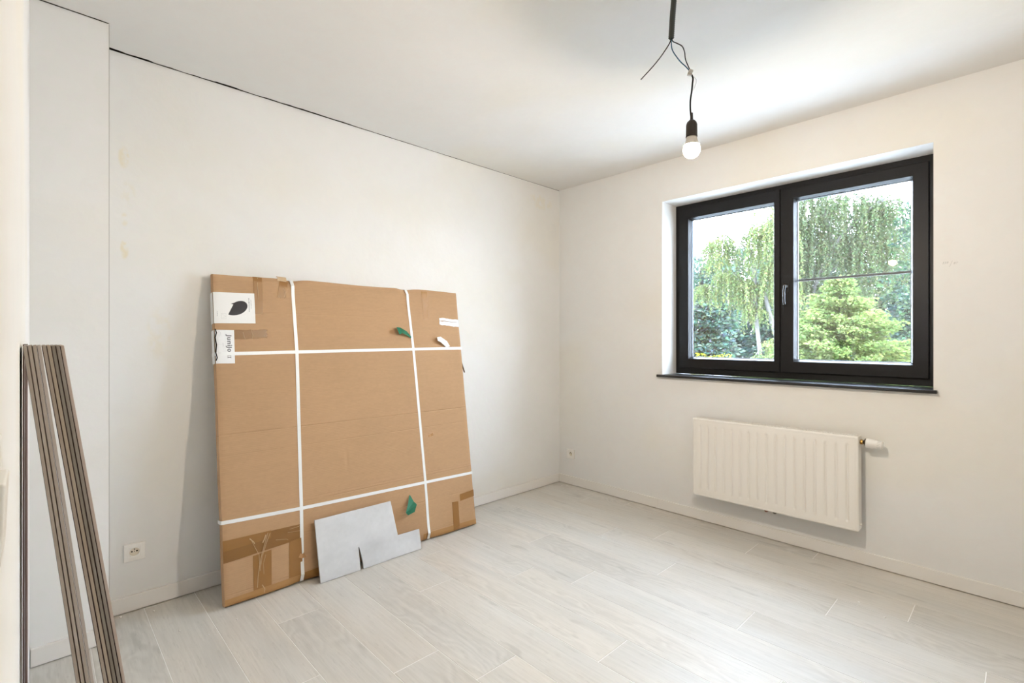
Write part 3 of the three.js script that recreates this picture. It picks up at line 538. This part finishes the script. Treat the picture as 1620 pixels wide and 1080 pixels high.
// ---------------------------------------------------------------- crumbs of plaster left on the floor
{
  const m = std({ color: 0xf3f1ed, roughness: 0.95 });
  for (const [x, z, r] of [[0.426, 2.722, 0.0035], [0.349, 2.928, 0.0040], [0.041, 3.101, 0.0060], [0.083, 2.982, 0.0040], [0.616, 2.111, 0.0050], [0.385, 2.434, 0.0030], [2.344, 0.507, 0.0050], [2.457, 0.578, 0.0040], [0.106, 0.086, 0.0040], [0.136, 0.054, 0.0050], [0.469, 2.843, 0.0030]]) {
    const g = new THREE.IcosahedronGeometry(r, 0), p = g.attributes.position;
    for (let i = 0; i < p.count; i++) { const k = 0.7 + 0.6 * hash(Math.round(p.getX(i) * 1e5), Math.round(p.getZ(i) * 1e5)); p.setXYZ(i, p.getX(i) * k * 1.3, p.getY(i) * k * 0.6, p.getZ(i) * k); }
    g.computeVertexNormals(); g.computeBoundingBox();
    const o = tag(new THREE.Mesh(g, m), 'small white crumb of plaster lying on the floor tiles', 'crumb', 'plaster crumbs on the floor');
    o.name = numbered('plaster_crumb'); o.position.set(x, -g.boundingBox.min.y, z); o.rotation.y = x * 9; scene.add(o);
  }
}

// ---------------------------------------------------------------- garden
struct('ground', metric(new THREE.BoxGeometry(90, 0.3, 80).translate(0, -0.5, -40.35)), std({ color: new THREE.Color(0.33, 0.35, 0.355), roughness: 0.95 }), 'pale terrace and ground outside');
M.leaf = phys({ vertexColors: true, roughness: 1, transmission: 0.35, thickness: 0, specularIntensity: 0.05, side: THREE.DoubleSide });
const barkWhite = std({ color: 0x585653, roughness: 0.85 }), barkDark = std({ color: 0x2b2622, roughness: 0.9 });
class Foliage {
  constructor() { this.p = []; this.c = []; this.i = []; this.n = 0; }
  leaf(x, y, z, s, ax, ay, az, col, k = 0.55) {          // a folded four-cornered leaf, long axis a
    let l = Math.hypot(ax, ay, az) || 1; ax /= l; ay /= l; az /= l;
    let bx = rnd() - 0.5, by = rnd() - 0.5, bz = rnd() - 0.5; const d = bx * ax + by * ay + bz * az; bx -= d * ax; by -= d * ay; bz -= d * az; l = Math.hypot(bx, by, bz) || 1; bx *= k * s / l; by *= k * s / l; bz *= k * s / l;
    const nx = (ay * bz - az * by) * 0.25, ny = (az * bx - ax * bz) * 0.25, nzz = (ax * by - ay * bx) * 0.25, o = this.n;
    this.p.push(x, y, z, x + ax * s * 0.5 + bx * 0.5 + nx, y + ay * s * 0.5 + by * 0.5 + ny, z + az * s * 0.5 + bz * 0.5 + nzz, x + ax * s, y + ay * s, z + az * s, x + ax * s * 0.5 - bx * 0.5 + nx, y + ay * s * 0.5 - by * 0.5 + ny, z + az * s * 0.5 - bz * 0.5 + nzz);
    for (let q = 0; q < 4; q++) this.c.push(col[0], col[1], col[2]);
    this.i.push(o, o + 1, o + 2, o, o + 2, o + 3); this.n += 4;
  }
  build(parent) {
    const g = new THREE.BufferGeometry(); g.setAttribute('position', new THREE.Float32BufferAttribute(this.p, 3)); g.setAttribute('color', new THREE.Float32BufferAttribute(this.c, 3)); g.setIndex(this.i); g.computeVertexNormals();
    const o = part('foliage', g, M.leaf, parent); o.userData.kind = 'stuff'; return o;
  }
}
const tint = (a, b, f) => { const t = rnd(), k = rr(1 - f, 1 + f); return [(a[0] + (b[0] - a[0]) * t) * k, (a[1] + (b[1] - a[1]) * t) * k, (a[2] + (b[2] - a[2]) * t) * k]; };
function ball() { let x, y, z; do { x = rr(-1, 1); y = rr(-1, 1); z = rr(-1, 1); } while (x * x + y * y + z * z > 1); return [x, y, z]; }
// broad crown of leaf clumps on branches; lobes = [x, y, z, rx, ry, rz] seen from the tree's foot
function broadTree(name, label, pos, lobes, o, group) {
  const t = thing(name, label, o.category ?? 'tree', pos, group), f = new Foliage();
  for (const [lx, ly, lz, rx, ry, rz] of lobes) {
    const n = Math.round(o.clumps * rx * ry);
    for (let k = 0; k < n; k++) {
      const b = ball(), l = Math.hypot(...b), s = (0.72 + 0.36 * rnd()) / l, cx = lx + b[0] * s * rx, cy = ly + b[1] * s * ry, cz = lz + b[2] * s * rz, cr = rr(0.6, 1.2) * o.clump, ct = tint(o.a, o.b, 0.22);
      for (let q = 0; q < o.leaves; q++) { const d = ball(); f.leaf(cx + d[0] * cr, cy + d[1] * cr * 0.62, cz + d[2] * cr, rr(0.7, 1.3) * o.size, d[0] + b[0] * 0.6 + rr(-0.3, 0.3), rr(-0.5, 0.25), d[2] + b[2] * 0.6 + rr(-0.3, 0.3), ct.map((v) => v * rr(0.75, 1.25))); }
    }
  }
  f.build(t);
  part('trunk', tube([[0, 0, 0], [0.05, o.top * 0.25, 0.03], [-0.04, o.top * 0.55, 0], [0.02, o.top * 0.9, 0]], o.trunk, 16, 8), o.bark ?? barkDark, t);
  return t;
}
// weeping birch: white stems, arching boughs and hanging strings of small leaves
function birch(label, pos, stems, boughs, o) {
  const t = thing('weeping_birch', label, 'tree', pos, 'birches beyond the window'), f = new Foliage(), twig = [];
  for (const s of stems) part('trunk', tube(s, o.trunk, 30, 8), barkWhite, t);
  for (const [bx, by, bz, rx, ry, len, n] of boughs) {
    twig.push(tube([[bx * 0.3, by - ry, bz * 0.3], [bx * 0.7, by + ry * 0.4, bz], [bx + rx * 0.4, by + ry * 0.7, bz], [bx + rx * 0.9, by, bz]], 0.02, 14, 5));
    for (let k = 0; k < n; k++) {
      const d = ball(), sx = bx + d[0] * rx, sz = bz + d[2] * rx, up = Math.sqrt(Math.max(0, 1 - d[0] * d[0] - d[2] * d[2])); let x = sx, y = by + ry * up * rr(0.3, 1.05), z = sz; const L = len * rr(0.35, 1.1), ct = tint(o.a, o.b, 0.2), dx = rr(-0.12, 0.12) + d[0] * 0.1, dz = rr(-0.12, 0.12);
      const m = Math.round(L / o.step); let vx = d[0] * 0.5, vz = d[2] * 0.5, vy = rr(0, 0.5);
      for (let q = 0; q < m; q++) { vx += (dx - vx) * 0.12; vz += (dz - vz) * 0.12; vy += (-1 - vy) * 0.14; x += vx * o.step; y += vy * o.step; z += vz * o.step; f.leaf(x, y, z, rr(0.7, 1.3) * o.size, rr(-1, 1), rr(-1.6, -0.1), rr(-1, 1), ct.map((v) => v * rr(0.8, 1.2)), 0.7); }
    }
  }
  f.build(t); part('branches', mergeGeometries(twig), barkWhite, t).userData.kind = 'stuff';
  return t;
}
const G0 = -0.35;                                     // ground level outside
{
  // positions are given by the bearing from the window seat: at(across, distance) along the view through the glass
  const at = (u, d) => [2.913 + (0.6916 * u - 0.72228) * d, 3.374 + (-0.72228 * u - 0.6916) * d];
  const place = (u, d) => { const [x, z] = at(u, d); return [x, G0, z]; };
  const dark = { a: [0.050, 0.086, 0.074], b: [0.088, 0.132, 0.098] };
  const hedge = [[0.315, 31, 2.3, 6.9, 'above the low golden shrub'], [0.385, 24.5, 1.9, 5.7, 'between the golden shrub and the birch'], [0.455, 31, 2.3, 7.3, 'behind the hanging birch strings'], [0.60, 24.5, 2.4, 7.2, 'behind the leaning birch trunk'], [0.745, 31, 2.9, 9.3, 'behind the pointed yellow-green tree'], [0.885, 24.5, 2.3, 7.6, 'beyond the right window post']];
  hedge.forEach(([u, d, r, h, w]) => broadTree('dense_tree', 'tall dark blue-green leafy tree ' + w, place(u, d),
    [[0, h * 0.64, 0, r * 0.9, h * 0.34, r * 0.6], [rr(-0.4, 0.4), h * 0.36, 0.6, r, h * 0.3, 1.0], [rr(-0.3, 0.3), h * 0.16, 0.8, r, h * 0.17, 0.9]], { ...dark, clumps: 52, clump: 0.36, leaves: 32, size: 0.21, top: h, trunk: 0.16 }, 'dark trees at the back of the garden'));
  broadTree('tall_tree', 'tall dark tree with spreading twigs beside the right window post', place(0.815, 13.5), [[0.25, 4.2, 0, 0.55, 1.2, 0.7], [0.1, 2.6, 0, 0.8, 1.3, 0.8], [-0.1, 5.0, 0, 0.42, 0.4, 0.4], [0.0, 1.0, 0, 0.9, 1.0, 0.8]], { a: [0.022, 0.046, 0.036], b: [0.060, 0.092, 0.048], clumps: 52, clump: 0.2, leaves: 26, size: 0.10, top: 5, trunk: 0.08 });
  // birch that leans to the right
  const bir = { a: [0.060, 0.080, 0.042], b: [0.080, 0.104, 0.052], trunk: 0.06, size: 0.07, step: 0.04 };
  birch('large weeping birch with a trunk leaning to the right', place(0.595, 17),
    [[[-0.9, 0, 0], [-0.3, 1.6, 0], [0.35, 3.5, 0.2], [0.75, 4.5, 0.2], [1.3, 5.2, 0.2], [2.2, 5.95, 0.3]], [[0.7, 4.4, 0], [0.72, 5.0, 0], [0.5, 6.0, 0]]],
    [[0.0, 6.0, 0, 1.0, 0.8, 2.2, 210], [1.1, 5.7, 0, 1.1, 0.7, 2.4, 210], [-0.6, 5.2, 0.2, 0.9, 0.9, 2.6, 190], [2.1, 5.4, 0, 0.8, 0.7, 2.0, 130], [0.6, 4.3, 0.0, 1.3, 0.7, 2.0, 200], [1.9, 4.2, 0.2, 0.9, 0.6, 2.0, 130], [-0.5, 3.3, 0.2, 0.9, 0.6, 1.8, 120], [0.9, 3.0, -0.2, 1.2, 0.5, 1.5, 120]], bir);
  const bir2 = { ...bir, a: [0.084, 0.108, 0.044], b: [0.112, 0.138, 0.054] };
  birch('smaller weeping birch with pale hanging strings and a straight white stem', place(0.47, 15),
    [[[0.55, 0, 0], [0.42, 1.4, 0], [0.30, 2.6, 0], [0.28, 3.6, 0], [0.2, 4.3, 0]], [[1.15, 0.2, 0], [0.98, 1.3, 0], [0.8, 2.0, 0], [0.55, 3.0, 0]]],
    [[-0.75, 4.35, 0, 0.5, 0.55, 1.3, 120], [-0.45, 3.4, 0.2, 0.4, 0.35, 1.3, 80], [-1.25, 3.1, 0, 0.32, 0.3, 0.8, 55], [0.1, 3.1, 0.2, 0.4, 0.35, 1.3, 80], [0.7, 4.6, 0, 0.7, 0.5, 1.6, 170], [0.95, 3.4, 0.1, 0.5, 0.5, 1.5, 110], [0.55, 5.7, 0, 0.5, 0.3, 1.1, 34], [0.35, 2.4, 0.2, 0.3, 0.3, 0.9, 45], [1.1, 1.4, 0.4, 0.4, 0.3, 0.9, 60]], bir2);
  // bright pointed tree in the foreground: sprays of leaves on tiers of branches
  {
    const t = thing('yellow_green_tree', 'bright yellow-green pointed young tree in front of the darker trees', 'tree', place(0.664, 9.2)), f = new Foliage(), tw = [];
    for (let k = 0; k < 230; k++) {
      const h = 2.72 - 2.55 * Math.pow(rnd(), 0.8), R = 0.06 + 1.5 * Math.pow(clamp((2.8 - h) / 2.3), 0.95), a = rnd() * 6.283, len = R * rr(0.72, 1.15), ca = Math.cos(a), sa = Math.sin(a), rise = rr(0.08, 0.38) * len;
      if (k % 3 === 0) tw.push(tube([[0, h - 0.1, 0], [ca * len * 0.5, h + rise * 0.5, sa * len * 0.5], [ca * len, h + rise * 0.8, sa * len]], 0.008, 6, 4));
      const ct = tint([0.088, 0.130, 0.042], [0.138, 0.178, 0.058], 0.12), n = 90 + Math.round(110 * len);
      for (let q = 0; q < n; q++) { const s = Math.pow(rnd(), 0.6), w = 0.04 + 0.15 * (1 - s * 0.7), x = ca * len * s + rr(-w, w), z = sa * len * s + rr(-w, w), y = h + rise * s + rr(-0.06, 0.06); f.leaf(x, y, z, rr(0.045, 0.085), ca + rr(-0.9, 0.9), rr(-0.45, 0.35), sa + rr(-0.9, 0.9), ct.map((v) => v * rr(0.85, 1.15)), 0.6); }
    }
    f.build(t); part('trunk', tube([[0, 0, 0], [0.02, 1.2, 0], [0, 2.6, 0]], 0.03, 12, 7), barkDark, t); part('branches', mergeGeometries(tw), barkDark, t).userData.kind = 'stuff';
  }
  broadTree('golden_shrub', 'low golden-yellow shrub showing just above the window sill', place(0.405, 12), [[0, 1.16, 0, 0.45, 0.16, 0.35], [0.1, 0.85, 0, 0.62, 0.35, 0.5]], { a: [0.15, 0.17, 0.014], b: [0.21, 0.22, 0.022], clumps: 150, clump: 0.1, leaves: 20, size: 0.06, top: 0.9, trunk: 0.02, category: 'shrub' });
  broadTree('light_shrub', 'soft light green shrub at the foot of the smaller birch', place(0.515, 13), [[0, 1.0, 0, 0.35, 0.55, 0.35], [0.25, 0.8, 0, 0.4, 0.5, 0.35]], { a: [0.065, 0.09, 0.04], b: [0.09, 0.115, 0.05], clumps: 120, clump: 0.13, leaves: 20, size: 0.07, top: 1.1, trunk: 0.02, category: 'shrub' });
}
shade(scene);
renderer.render(scene, camera);
